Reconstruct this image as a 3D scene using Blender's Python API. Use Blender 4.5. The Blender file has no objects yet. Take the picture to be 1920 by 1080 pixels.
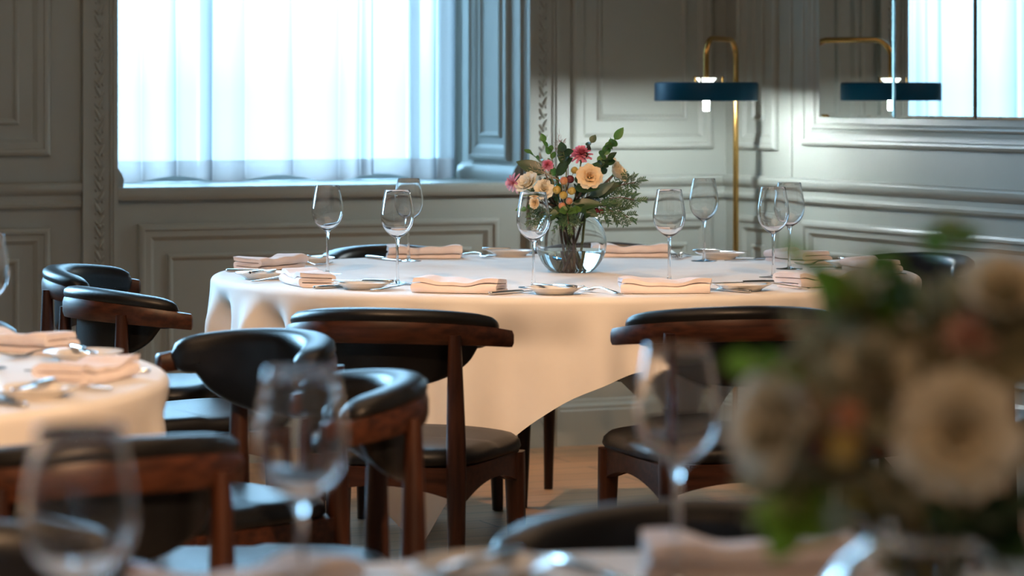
import bpy, math, random
from mathutils import Vector, Matrix, Quaternion
random.seed(7)
PI = math.pi
R = math.radians
SC = bpy.context.scene
COL = SC.collection

# ------------------------------------------------------------------ camera
CAMZ = 1.23
cam_d = bpy.data.cameras.new('camera')
cam_d.sensor_width = 36.0
cam_d.lens = 105.0                      # 5600 px focal length on a 1920 px frame
cam_d.shift_y = -(540 - 170) / 1920.0   # upright verticals: horizon at y = 170
cam_d.clip_start = 0.05
cam_d.clip_end = 200
cam_d.dof.use_dof = True
cam_d.dof.focus_distance = 7.4
cam_d.dof.aperture_fstop = 4.3
cam = bpy.data.objects.new('camera', cam_d)
cam.location = (0, 0, CAMZ)
cam.rotation_euler = (R(90), 0, 0)
COL.objects.link(cam)
SC.camera = cam

# ------------------------------------------------------------------ room frame
TH = R(23.5)
C0 = Vector((0.759, 10.6, 0))           # far right corner of the room
RZ = PI + TH                            # a: leftwards along the back wall, b: out of the back wall
E1 = Vector((math.cos(RZ), math.sin(RZ), 0))
E2 = Vector((-math.sin(RZ), math.cos(RZ), 0))
def W(a, b, z=0.0):
    return C0 + a * E1 + b * E2 + Vector((0, 0, z))
ROOM_A, ROOM_B, ROOM_H = 6.6, 12.0, 3.8
WIN1 = (0.777, 2.232)
WIN2 = (3.35, 4.805)  # unseen second window, added for more daylight in the room
WZ0, WZ1 = 0.885, 3.35
WTH = 0.75

# ------------------------------------------------------------------ sky, lights, exposure
SC.view_settings.view_transform = 'Standard'
SC.view_settings.look = 'None'
SC.view_settings.gamma = 1.0
SC.view_settings.use_curve_mapping = False
SC.view_settings.exposure = 0.0
wd = bpy.data.worlds.new('overcast_sky')
SC.world = wd
wd.use_nodes = True
nt = wd.node_tree
nt.nodes.clear()
wo = nt.nodes.new('ShaderNodeOutputWorld')
bg = nt.nodes.new('ShaderNodeBackground')
tc = nt.nodes.new('ShaderNodeTexCoord')
sx = nt.nodes.new('ShaderNodeSeparateXYZ')
rp = nt.nodes.new('ShaderNodeValToRGB')
nt.links.new(tc.outputs['Generated'], sx.inputs[0])
nt.links.new(sx.outputs['Z'], rp.inputs[0])
els = rp.color_ramp.elements
els[0].position, els[0].color = 0.0, (0.022, 0.040, 0.055, 1)
els[1].position, els[1].color = 0.50, (0.36, 0.70, 1.0, 1)
e = els.new(0.03)
e.color = (0.045, 0.085, 0.125, 1)
e = els.new(0.12)
e.color = (0.105, 0.215, 0.325, 1)
nt.links.new(rp.outputs[0], bg.inputs[0])
bg.inputs[1].default_value = 48
nt.links.new(bg.outputs[0], wo.inputs[0])

def area_light(name, loc, rot, sx_, sy_, energy, color, portal=False):
    l = bpy.data.lights.new(name, 'AREA')
    l.shape = 'RECTANGLE'
    l.size, l.size_y = sx_, sy_
    l.energy = energy
    l.color = color
    o = bpy.data.objects.new(name, l)
    o.location = loc
    o.rotation_euler = rot
    COL.objects.link(o)
    if portal:
        l.cycles.is_portal = True
    return o
def spot_light(name, loc, target, energy, color, angle, radius=0.06, blend=0.6):
    l = bpy.data.lights.new(name, 'SPOT')
    l.energy = energy
    l.color = color
    l.spot_size = angle
    l.spot_blend = blend
    l.shadow_soft_size = radius
    o = bpy.data.objects.new(name, l)
    o.location = loc
    d = Vector(target) - Vector(loc)
    o.rotation_euler = d.to_track_quat('-Z', 'Y').to_euler()
    COL.objects.link(o)
    return o
for nm, (wa0, wa1) in (('daylight_window', WIN1),):
    area_light(nm, W((wa0 + wa1) / 2, -0.80, (WZ0 + WZ1) / 2), (R(90), 0, RZ), wa1 - wa0, WZ1 - WZ0, 0, (1, 1, 1), portal=True)
DAY = (0.36, 0.70, 1.0)
area_light('added_left_window_light', W((WIN2[0] + WIN2[1]) / 2, -0.78, (WZ0 + WZ1) / 2), (R(90), 0, RZ), WIN2[1] - WIN2[0], WZ1 - WZ0, 310, DAY)   # added light panel outside the unseen second window, brightens the table tops
WARM = (1.0, 0.61, 0.34)
area_light('added_warm_fill', W(3.2, 4.5, 3.76), (0, 0, RZ), 3.0, 4.0, 50, (1.0, 0.66, 0.40))  # added warm fill without a fitting, lifts the walls
spot_light('added_warm_spot_a', (-1.1, 4.2, 2.95), (-0.35, 7.2, 0.72), 330, WARM, R(36), blend=1.0)  # added warm spot without a fitting, left half of the big cloth
spot_light('added_warm_spot_b', (1.1, 4.2, 2.95), (0.62, 7.2, 0.72), 310, WARM, R(36), blend=1.0)  # its added partner for the right half, also without a fitting
spot_light('added_warm_spot_c', (0.9, 0.8, 2.95), (-0.95, 4.6, 0.60), 950, WARM, R(27))  # added spot without a fitting, brightens the cloth of the left table
spot_light('added_warm_spot_d', (0.3, 0.0, 2.95), (0.1, 2.4, 0.70), 66, WARM, R(50))  # added unseen spot over the nearest table

spot_light('added_warm_spot_e', (-0.5, 9.15, 3.6), (0.10, 9.35, 0.0), 200, WARM, R(26))  # added unseen spot to brighten the floor behind the big table

# ------------------------------------------------------------------ materials
def mat(name, color, rough=0.5, metallic=0.0, spec=0.5, **kw):
    m = bpy.data.materials.new(name)
    m.use_nodes = True
    b = m.node_tree.nodes['Principled BSDF']
    b.inputs['Base Color'].default_value = (*color, 1)
    b.inputs['Roughness'].default_value = rough
    b.inputs['Metallic'].default_value = metallic
    b.inputs['Specular IOR Level'].default_value = spec
    for k, v in kw.items():
        b.inputs[k.replace('_', ' ')].default_value = v
    return m
def noise_color(m, c1, c2, scale=(1, 1, 1), nscale=5.0, detail=4.0, bump=0.0, bscale=None, coords='Object', lo=0.35, hi=0.65):
    t = m.node_tree
    b = t.nodes['Principled BSDF']
    tc = t.nodes.new('ShaderNodeTexCoord')
    mp = t.nodes.new('ShaderNodeMapping')
    mp.inputs['Scale'].default_value = scale
    n = t.nodes.new('ShaderNodeTexNoise')
    n.inputs['Scale'].default_value = nscale
    n.inputs['Detail'].default_value = detail
    r = t.nodes.new('ShaderNodeValToRGB')
    r.color_ramp.elements[0].color = (*c1, 1)
    r.color_ramp.elements[0].position = lo
    r.color_ramp.elements[1].color = (*c2, 1)
    r.color_ramp.elements[1].position = hi
    t.links.new(tc.outputs[coords], mp.inputs[0])
    t.links.new(mp.outputs[0], n.inputs[0])
    t.links.new(n.outputs[0], r.inputs[0])
    t.links.new(r.outputs[0], b.inputs['Base Color'])
    if bump:
        n2 = t.nodes.new('ShaderNodeTexNoise')
        n2.inputs['Scale'].default_value = bscale or nscale
        n2.inputs['Detail'].default_value = 3
        t.links.new(mp.outputs[0], n2.inputs[0])
        bp = t.nodes.new('ShaderNodeBump')
        bp.inputs['Strength'].default_value = bump
        bp.inputs['Distance'].default_value = 0.002
        t.links.new(n2.outputs[0], bp.inputs['Height'])
        t.links.new(bp.outputs[0], b.inputs['Normal'])
    return m
def leafy(name, color, color2=None, rough=0.5, trans=0.25):
    m = mat(name, color, rough)
    c2 = color2 or tuple(c * 0.6 for c in color)
    noise_color(m, c2, color, nscale=25, detail=2)
    t = m.node_tree
    b = t.nodes['Principled BSDF']
    tr = t.nodes.new('ShaderNodeBsdfTranslucent')
    tr.inputs[0].default_value = (*color, 1)
    mx = t.nodes.new('ShaderNodeMixShader')
    mx.inputs[0].default_value = trans
    t.links.new(b.outputs[0], mx.inputs[1])
    t.links.new(tr.outputs[0], mx.inputs[2])
    t.links.new(mx.outputs[0], t.nodes['Material Output'].inputs[0])
    return m
def glass_mat(name, color=(1, 1, 1), ior=1.45, rough=0.0):
    m = bpy.data.materials.new(name)
    m.use_nodes = True
    t = m.node_tree
    t.nodes.clear()
    o = t.nodes.new('ShaderNodeOutputMaterial')
    g = t.nodes.new('ShaderNodeBsdfGlass')
    g.inputs['Color'].default_value = (*color, 1)
    g.inputs['IOR'].default_value = ior
    g.inputs['Roughness'].default_value = rough
    t.links.new(g.outputs[0], o.inputs[0])
    return m
def pane_mat(name):
    m = bpy.data.materials.new(name)
    m.use_nodes = True
    t = m.node_tree
    t.nodes.clear()
    o = t.nodes.new('ShaderNodeOutputMaterial')
    a = t.nodes.new('ShaderNodeBsdfTransparent')
    g = t.nodes.new('ShaderNodeBsdfGlossy')
    g.inputs['Roughness'].default_value = 0.02
    f = t.nodes.new('ShaderNodeFresnel')
    f.inputs[0].default_value = 1.45
    mx = t.nodes.new('ShaderNodeMixShader')
    t.links.new(f.outputs[0], mx.inputs[0])
    t.links.new(a.outputs[0], mx.inputs[1])
    t.links.new(g.outputs[0], mx.inputs[2])
    t.links.new(mx.outputs[0], o.inputs[0])
    return m
def sheer_mat(name, color, open_):
    m = bpy.data.materials.new(name)
    m.use_nodes = True
    t = m.node_tree
    t.nodes.clear()
    o = t.nodes.new('ShaderNodeOutputMaterial')
    a = t.nodes.new('ShaderNodeBsdfTransparent')
    tr = t.nodes.new('ShaderNodeBsdfTranslucent')
    tr.inputs[0].default_value = (*color, 1)
    df = t.nodes.new('ShaderNodeBsdfDiffuse')
    df.inputs[0].default_value = (*color, 1)
    m1 = t.nodes.new('ShaderNodeMixShader')
    m1.inputs[0].default_value = 0.35
    t.links.new(tr.outputs[0], m1.inputs[1])
    t.links.new(df.outputs[0], m1.inputs[2])
    m2 = t.nodes.new('ShaderNodeMixShader')
    lw = t.nodes.new('ShaderNodeLayerWeight')           # a weave closes up when seen at a slant
    lw.inputs[0].default_value = 0.5
    mr = t.nodes.new('ShaderNodeMapRange')
    mr.inputs['From Min'].default_value = 0.0
    mr.inputs['From Max'].default_value = 0.75
    mr.inputs['To Min'].default_value = open_
    mr.inputs['To Max'].default_value = open_ * 0.06
    t.links.new(lw.outputs['Facing'], mr.inputs[0])
    cr = t.nodes.new('ShaderNodeValToRGB')              # more yarn in the way at a slant, plus fold shading put into the colour
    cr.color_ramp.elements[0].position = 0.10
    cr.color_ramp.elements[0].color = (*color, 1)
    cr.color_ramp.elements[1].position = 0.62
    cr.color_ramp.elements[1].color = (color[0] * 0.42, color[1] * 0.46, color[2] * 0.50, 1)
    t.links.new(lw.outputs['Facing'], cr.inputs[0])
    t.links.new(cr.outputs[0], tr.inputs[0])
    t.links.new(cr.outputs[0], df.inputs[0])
    t.links.new(mr.outputs[0], m2.inputs[0])
    t.links.new(m1.outputs[0], m2.inputs[1])
    t.links.new(a.outputs[0], m2.inputs[2])
    t.links.new(m2.outputs[0], o.inputs[0])
    return m
def emit_mat(name, color, strength):
    m = bpy.data.materials.new(name)
    m.use_nodes = True
    t = m.node_tree
    t.nodes.clear()
    o = t.nodes.new('ShaderNodeOutputMaterial')
    e = t.nodes.new('ShaderNodeEmission')
    e.inputs[0].default_value = (*color, 1)
    e.inputs[1].default_value = strength
    t.links.new(e.outputs[0], o.inputs[0])
    return m

M_WALL = noise_color(mat('sage_grey_paint', (0.4, 0.43, 0.39), 0.42), (0.345, 0.36, 0.325), (0.38, 0.395, 0.355), nscale=2.0)
M_DARKWALL = mat('darkened_unseen_wall', (0.16, 0.13, 0.10), 0.6)  # unseen walls made dark to cut bounced light
M_CEIL = mat('darkened_unseen_ceiling', (0.30, 0.27, 0.23), 0.8)  # out of view, darkened so less light bounces onto the panelling
M_LINEN = noise_color(mat('white_linen', (0.82, 0.8, 0.78), 0.85, spec=0.2), (0.80, 0.78, 0.765), (0.84, 0.825, 0.81), nscale=9, bump=0.12, bscale=700)
M_NAPKIN = noise_color(mat('blush_napkin_linen', (0.8, 0.66, 0.6), 0.9, spec=0.15), (0.86, 0.765, 0.76), (0.91, 0.83, 0.825), nscale=30, bump=0.25, bscale=600)
M_WOOD = noise_color(mat('walnut', (0.07, 0.028, 0.014), 0.42, spec=0.35), (0.020, 0.006, 0.003), (0.058, 0.019, 0.008), scale=(14, 14, 1.6), nscale=4, detail=6, bump=0.1)
M_WOODR = noise_color(mat('walnut_rail', (0.07, 0.028, 0.014), 0.42, spec=0.35), (0.023, 0.007, 0.003), (0.066, 0.021, 0.009), scale=(1.8, 14, 22), nscale=4, detail=6, bump=0.1)
M_LEATHER = noise_color(mat('black_leather', (0.012, 0.012, 0.013), 0.40, spec=0.32), (0.004, 0.004, 0.0045), (0.009, 0.009, 0.0095), nscale=12, bump=0.15, bscale=160)
M_GLASS = glass_mat('clear_glass')
M_VASEGLASS = glass_mat('vase_glass', (0.985, 0.995, 0.995))
M_WATER = glass_mat('water', (0.97, 0.99, 0.98), 1.33)
M_PANE = pane_mat('window_glass')
M_SHEER = sheer_mat('sheer_voile', (0.60, 0.56, 0.545), 0.38)
M_HEM = sheer_mat('sheer_hem', (0.66, 0.56, 0.53), 0.12)
M_PORC = mat('porcelain', (0.86, 0.84, 0.81), 0.18)
M_STEEL = mat('polished_steel', (0.62, 0.61, 0.60), 0.14, 1.0)
M_BRASS = mat('brushed_brass', (0.60, 0.35, 0.11), 0.26, 1.0)
M_BLUE = mat('blue_lacquer', (0.001, 0.062, 0.12), 0.42, spec=0.2)
M_WHITE = mat('white_enamel', (0.8, 0.8, 0.78), 0.4)
M_MIRROR = mat('mirror_silver', (0.9, 0.93, 0.93), 0.0, 1.0)
M_MEDGE = mat('mirror_edge', (0.05, 0.11, 0.12), 0.2)
M_SASH = mat('sash_paint', (0.55, 0.6, 0.6), 0.5)
M_BULB = emit_mat('lit_tube', (0.90, 1.0, 1.0), 1000.0)
M_DIFF = emit_mat('lit_diffuser', (0.92, 1.0, 0.94), 5.0)
M_FLOOR = mat('oak_floor', (0.3, 0.18, 0.1), 0.34)
def floor_nodes():
    t = M_FLOOR.node_tree
    b = t.nodes['Principled BSDF']
    tc = t.nodes.new('ShaderNodeTexCoord')
    br = t.nodes.new('ShaderNodeTexBrick')
    br.inputs['Scale'].default_value = 1.0
    br.inputs['Brick Width'].default_value = 1.6
    br.inputs['Row Height'].default_value = 0.14
    br.inputs['Mortar Size'].default_value = 0.0025
    br.inputs['Color1'].default_value = (0.66, 0.37, 0.19, 1)
    br.inputs['Color2'].default_value = (0.54, 0.29, 0.145, 1)
    br.inputs['Mortar'].default_value = (0.05, 0.03, 0.02, 1)
    mp = t.nodes.new('ShaderNodeMapping')
    mp.inputs['Scale'].default_value = (1.2, 22, 1)
    n = t.nodes.new('ShaderNodeTexNoise')
    n.inputs['Scale'].default_value = 3
    n.inputs['Detail'].default_value = 6
    mx = t.nodes.new('ShaderNodeMixRGB')
    mx.blend_type = 'MULTIPLY'
    mx.inputs[0].default_value = 0.55
    t.links.new(tc.outputs['Object'], br.inputs[0])
    t.links.new(tc.outputs['Object'], mp.inputs[0])
    t.links.new(mp.outputs[0], n.inputs[0])
    t.links.new(br.outputs[0], mx.inputs[1])
    fr = t.nodes.new('ShaderNodeValToRGB')
    fr.color_ramp.elements[0].color = (0.45, 0.42, 0.40, 1)
    fr.color_ramp.elements[0].position = 0.3
    fr.color_ramp.elements[1].color = (1, 1, 1, 1)
    fr.color_ramp.elements[1].position = 0.7
    t.links.new(n.outputs[0], fr.inputs[0])
    t.links.new(fr.outputs[0], mx.inputs[2])
    t.links.new(mx.outputs[0], b.inputs['Base Color'])
floor_nodes()
M_CREAM = leafy('cream_petal', (0.86, 0.80, 0.65), (0.78, 0.69, 0.50), 0.6, 0.3)
M_APRI = leafy('apricot_petal', (0.90, 0.76, 0.53), (0.84, 0.62, 0.36), 0.6, 0.3)
M_IVORY = leafy('ivory_petal', (0.85, 0.82, 0.72), (0.80, 0.74, 0.58), 0.6, 0.3)
M_PINK = leafy('pink_petal', (0.78, 0.30, 0.40), (0.62, 0.14, 0.26), 0.6, 0.3)
M_PALEPEACH = leafy('pale_peach_petal', (0.74, 0.50, 0.42), (0.6, 0.34, 0.28), 0.6, 0.3)
M_PALEPINK = leafy('pale_pink_petal', (0.82, 0.50, 0.56), (0.70, 0.28, 0.40), 0.6, 0.3)
M_LEAF = leafy('fresh_green_leaf', (0.10, 0.22, 0.045), (0.055, 0.13, 0.03), 0.4, 0.3)
M_DLEAF = leafy('dark_green_leaf', (0.032, 0.085, 0.03), (0.015, 0.042, 0.018), 0.35, 0.1)
M_GLEAF = leafy('grey_green_leaf', (0.09, 0.15, 0.11), (0.05, 0.09, 0.07), 0.45, 0.15)
M_OLIVE = leafy('olive_foliage', (0.36, 0.33, 0.20), (0.22, 0.20, 0.12), 0.6, 0.25)
M_BRIGHT = leafy('bright_green_leaf', (0.16, 0.30, 0.03), (0.10, 0.20, 0.02), 0.45, 0.4)
M_CYP = leafy('cypress_green', (0.055, 0.13, 0.05), (0.025, 0.065, 0.03), 0.5, 0.1)
M_STEM = noise_color(mat('green_stem', (0.10, 0.13, 0.04), 0.5), (0.07, 0.09, 0.03), (0.17, 0.17, 0.05), nscale=20)
M_BROWN = noise_color(mat('brown_stem', (0.10, 0.06, 0.04), 0.6), (0.06, 0.035, 0.025), (0.16, 0.10, 0.07), nscale=20)
M_YSTEM = mat('yellow_stem', (0.55, 0.38, 0.04), 0.5)
M_TWIGRED = mat('reddish_twig', (0.20, 0.08, 0.07), 0.6)
M_TWIGTAN = mat('tan_twig', (0.42, 0.34, 0.22), 0.7)
M_BERRYG = noise_color(mat('yellow_green_berry', (0.42, 0.33, 0.08), 0.35), (0.34, 0.27, 0.06), (0.52, 0.36, 0.10), nscale=30)
M_BERRYP = noise_color(mat('rosy_berry', (0.5, 0.25, 0.12), 0.35), (0.42, 0.14, 0.10), (0.55, 0.36, 0.14), nscale=30)
M_BERRYD = mat('dark_red_berry', (0.10, 0.012, 0.02), 0.25)

# ------------------------------------------------------------------ mesh collecting
class MB:
    def __init__(self):
        self.v, self.f = [], []
    def add(self, vs, fs, mtx=None):
        n = len(self.v)
        for p in vs:
            p = Vector(p)
            self.v.append(mtx @ p if mtx else p)
        for f in fs:
            self.f.append([i + n for i in f])
        return self
    def box(self, x0, x1, y0, y1, z0, z1, mtx=None):
        vs = [(x, y, z) for x in (x0, x1) for y in (y0, y1) for z in (z0, z1)]
        fs = [(0, 1, 3, 2), (4, 6, 7, 5), (0, 4, 5, 1), (2, 3, 7, 6), (0, 2, 6, 4), (1, 5, 7, 3)]
        return self.add(vs, fs, mtx)
    def lathe(self, prof, n=32, mtx=None, closed=False):
        vs, idx = [], []
        for r, z in prof:
            if r < 1e-7:
                idx.append([len(vs)] * n)
                vs.append((0, 0, z))
            else:
                idx.append(list(range(len(vs), len(vs) + n)))
                for k in range(n):
                    a = 2 * PI * k / n
                    vs.append((r * math.cos(a), r * math.sin(a), z))
        fs = []
        m = len(prof)
        for i in range(m if closed else m - 1):
            A, B = idx[i], idx[(i + 1) % m]
            for k in range(n):
                k2 = (k + 1) % n
                q = [A[k], A[k2], B[k2], B[k]]
                u = []
                for t in q:
                    if t not in u:
                        u.append(t)
                if len(u) > 2:
                    fs.append(u)
        return self.add(vs, fs, mtx)
    def loft(self, rings, cap=True, close=True, mtx=None):
        vs, fs = [], []
        n = len(rings[0])
        for r in rings:
            vs += list(r)
        for i in range(len(rings) - 1):
            for k in range(n if close else n - 1):
                k2 = (k + 1) % n
                fs.append((i * n + k, i * n + k2, (i + 1) * n + k2, (i + 1) * n + k))
        if cap:
            fs.append(tuple(range(n - 1, -1, -1)))
            fs.append(tuple((len(rings) - 1) * n + k for k in range(n)))
        return self.add(vs, fs, mtx)
    def tube(self, path, radii, n=10, mtx=None, square=0.0):
        path = [Vector(p) for p in path]
        if not hasattr(radii, '__len__'):
            radii = [radii] * len(path)
        rings = []
        up = None
        for i, p in enumerate(path):
            t = (path[min(i + 1, len(path) - 1)] - path[max(i - 1, 0)]).normalized()
            if up is None:
                up = Vector((0, 0, 1)) if abs(t.z) < 0.9 else Vector((0, 1, 0))
            x = up.cross(t)
            if x.length < 1e-6:
                x = Vector((1, 0, 0)).cross(t)
            x.normalize()
            y = t.cross(x).normalized()
            up = y
            ring = []
            for k in range(n):
                a = 2 * PI * k / n + PI / n
                c, s = math.cos(a), math.sin(a)
                q = 1.0
                if square:
                    q = (abs(c) ** square + abs(s) ** square) ** (-1 / square)
                ring.append(p + (x * c + y * s) * radii[i] * q)
            rings.append(ring)
        return self.loft(rings, mtx=mtx)
    def ball(self, c, r, n=10, m=7, mtx=None):
        if not hasattr(r, '__len__'):
            r = (r, r, r)
        vs, fs = [(0, 0, -1)], []
        for i in range(1, m):
            ph = -PI / 2 + PI * i / m
            for k in range(n):
                a = 2 * PI * k / n
                vs.append((math.cos(ph) * math.cos(a), math.cos(ph) * math.sin(a), math.sin(ph)))
        vs.append((0, 0, 1))
        for k in range(n):
            k2 = (k + 1) % n
            fs.append((0, 1 + k2, 1 + k))
            for i in range(m - 2):
                fs.append((1 + i * n + k, 1 + i * n + k2, 1 + (i + 1) * n + k2, 1 + (i + 1) * n + k))
            fs.append((1 + (m - 2) * n + k, 1 + (m - 2) * n + k2, len(vs) - 1))
        T = Matrix.Translation(c) @ (mtx or Matrix()) @ Matrix.Diagonal((*r, 1))
        return self.add(vs, fs, T)
    def build(self, name, m, parent=None, smooth=True, angle=38, loc=None, rz=None):
        me = bpy.data.meshes.new(name)
        me.from_pydata([tuple(p) for p in self.v], [], self.f)
        me.validate()
        me.update()
        if smooth:
            me.shade_smooth()
            me.set_sharp_from_angle(angle=R(angle))
        me.materials.append(m)
        o = bpy.data.objects.new(name, me)
        COL.objects.link(o)
        if parent:
            o.parent = parent
        if loc is not None:
            o.location = loc
        if rz is not None:
            o.rotation_euler.z = rz
        return o
def fix_normals(o):
    import bmesh
    bm = bmesh.new()
    bm.from_mesh(o.data)
    bmesh.ops.recalc_face_normals(bm, faces=bm.faces)
    bm.to_mesh(o.data)
    bm.free()
    return o
def empty(name, loc=(0, 0, 0), rz=0.0):
    o = bpy.data.objects.new(name, None)
    o.empty_display_size = 0.1
    o.location = loc
    o.rotation_euler = (0, 0, rz)
    COL.objects.link(o)
    return o
def tag(o, label, cat, group=None):
    o['label'] = label
    o['category'] = cat
    if group:
        o['group'] = group
    elif 'group' in o:
        del o['group']
    return o
def structure(o):
    o['kind'] = 'structure'
    return o
def copy_tree(o, parent=None):
    c = o.copy()
    COL.objects.link(c)
    if parent:
        c.parent = parent
    for ch in list(o.children):
        copy_tree(ch, c)
    return c
def room(mb, name, m, **kw):
    return structure(mb.build(name, m, loc=C0, rz=RZ, **kw))

# ------------------------------------------------------------------ shell
mb = MB(); mb.box(-0.3, ROOM_A + 0.3, -0.8, ROOM_B + 0.3, -0.1, 0)
room(mb, 'floor', M_FLOOR, smooth=False)
mb = MB(); mb.box(-0.3, ROOM_A + 0.3, -0.8, ROOM_B + 0.3, ROOM_H, ROOM_H + 0.1)
room(mb, 'ceiling', M_CEIL, smooth=False)
mb = MB()
xs = [-0.3, WIN1[0], WIN1[1], WIN2[0], WIN2[1], ROOM_A + 0.3]
for i in range(0, 6, 2):
    mb.box(xs[i], xs[i + 1], -WTH, 0, 0, ROOM_H)
for w in (WIN1, WIN2):
    mb.box(w[0], w[1], -WTH, 0, 0, WZ0)
    mb.box(w[0], w[1], -WTH, 0, WZ1, ROOM_H)
room(mb, 'wall_back', M_WALL, smooth=False)
mb = MB(); mb.box(-0.3, 0, 0, ROOM_B + 0.3, 0, ROOM_H)
room(mb, 'wall_right', M_WALL, smooth=False)
mb = MB(); mb.box(ROOM_A, ROOM_A + 0.3, 0, ROOM_B + 0.3, 0, ROOM_H)
room(mb, 'wall_left', M_DARKWALL, smooth=False)
mb = MB(); mb.box(0, ROOM_A, ROOM_B, ROOM_B + 0.3, 0, ROOM_H)
room(mb, 'wall_rear', M_DARKWALL, smooth=False)

back = lambda p, q, h: (p, h, q)          # p along back wall, q height, h out of the wall
right = lambda p, q, h: (h, p, q)
def frame(mb, M, p0, p1, q0, q1, prof):
    rings = []
    for ins, h in prof:
        rings.append([M(p0 + ins, q0 + ins, h), M(p1 - ins, q0 + ins, h), M(p1 - ins, q1 - ins, h), M(p0 + ins, q1 - ins, h)])
    mb.loft(rings, cap=False)
BOLECTION = [(0, 0), (0, .010), (.004, .017), (.012, .021), (.020, .019), (.024, .013), (.034, .011), (.042, .012), (.048, .007), (.052, .004), (.056, 0)]
BEAD = [(0, 0), (.002, .007), (.008, .010), (.014, .008), (.018, .003), (.022, 0)]
def panel(mb, M, p0, p1, q0, q1, gap=0.095):
    frame(mb, M, p0, p1, q0, q1, BOLECTION)
    if p1 - p0 > 0.24:
        frame(mb, M, p0 + gap, p1 - gap, q0 + gap, q1 - gap, BEAD)
def strip(mb, M, p0, p1, prof):            # profile of (height above floor, out of the wall)
    rings = [[M(p, z, h) for z, h in prof] for p in (p0, p1)]
    mb.loft(rings, cap=True)
RAIL = [(.850, 0), (.850, .010), (.856, .016), (.866, .018), (.872, .014), (.876, .010), (.892, .010), (.897, .018), (.905, .026), (.914, .030), (.924, .030), (.930, .026), (.933, .018), (.934, 0)]
BASE = [(0, 0), (0, .022), (.12, .022), (.125, .018), (.135, .018), (.145, .008), (.155, .006), (.16, 0)]
TOPZ = 3.5
segs = [(0.0, 0.655), (2.352, 3.228), (4.925, ROOM_A)]
n_trim = [0]
def trim(mb, **kw):
    n_trim[0] += 1
    return room(mb, 'trim_%d' % n_trim[0], M_WALL, **kw)
for p0, p1 in segs:
    mb = MB(); strip(mb, back, p0, p1, RAIL); trim(mb, angle=25)
mb = MB(); strip(mb, right, 0.0, ROOM_B, RAIL); trim(mb, angle=25)
mb = MB(); strip(mb, back, 0, ROOM_A, BASE); room(mb, 'baseboard_back', M_WALL, angle=25)
mb = MB(); strip(mb, right, 0, ROOM_B, BASE); room(mb, 'baseboard_right', M_WALL, angle=25)
# panels: back wall right of the window, left of the window, under the windows
for M, p0, p1, q0, q1 in (
    (back, 0.055, 0.605, 1.025, TOPZ), (back, 0.055, 0.605, 0.24, 0.795),
    (back, 2.452, 3.13, 1.02, TOPZ), (back, 2.452, 3.13, 0.24, 0.790),
    (back, 0.88, 2.16, 0.24, 0.795), (back, 3.44, 4.72, 0.24, 0.795),
    (back, 5.05, 6.4, 1.02, TOPZ), (back, 5.05, 6.4, 0.24, 0.790),
    (right, 0.10, 0.39, 1.025, TOPZ), (right, 0.10, 0.39, 0.24, 0.795),
    (right, 0.575, 2.30, 1.045, TOPZ), (right, 0.575, 2.30, 0.24, 0.795),
    (right, 2.55, 4.4, 1.045, TOPZ), (right, 2.55, 4.4, 0.24, 0.795),
    (right, 4.65, 7.2, 1.045, TOPZ), (right, 4.65, 7.2, 0.24, 0.795)):
    mb = MB(); panel(mb, M, p0, p1, q0, q1, 0.055 if (M is right and q0 > 1 and p0 > .5) else 0.10); trim(mb, angle=25)
# board joint on the right wall
mb = MB(); strip(mb, lambda p, q, h: (h, q - .94 + .47, p), 0.935, TOPZ, [(.94, 0), (.942, .006), (.950, .009), (.958, .006), (.960, 0)]); trim(mb, angle=25)
# carved architraves beside the windows
def architrave(a0, a1):
    mb = MB()
    mb.box(a0, a1, 0, 0.016, 0, TOPZ)
    w = a1 - a0
    for e0, e1, h in ((a0, a0 + .014, .032), (a0 + .014, a0 + .024, .024), (a1 - .014, a1, .032), (a1 - .024, a1 - .014, .024)):
        mb.box(e0, e1, 0.01, h, 0, TOPZ)
    o = trim(mb, angle=30)
    o2 = MB()
    c = (a0 + a1) / 2
    z = 0.03
    k = 0
    while z < TOPZ - .05:
        s = 1 if k % 2 else -1
        o2.ball((c + s * .005, .018, z + .020), (.006, .008, .021), 8, 6, Matrix.Rotation(s * .5, 4, 'Y'))
        o2.ball((c - s * .008, .017, z + .010), (.0045, .007, .013), 8, 6, Matrix.Rotation(-s * .7, 4, 'Y'))
        o2.ball((c + s * .011, .017, z + .004), (.0045, .006, .006), 8, 5)
        if k % 4 == 0:
            o2.ball((c, .020, z), (.007, .007, .007), 8, 6)
        z += .038
        k += 1
    cv = o2.build('carved_leaf_scroll', M_WALL, o, angle=60)
for w in (WIN1, WIN2):
    architrave(w[0] - .118, w[0] - .002)
    architrave(w[1] + .002, w[1] + .118)

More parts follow.
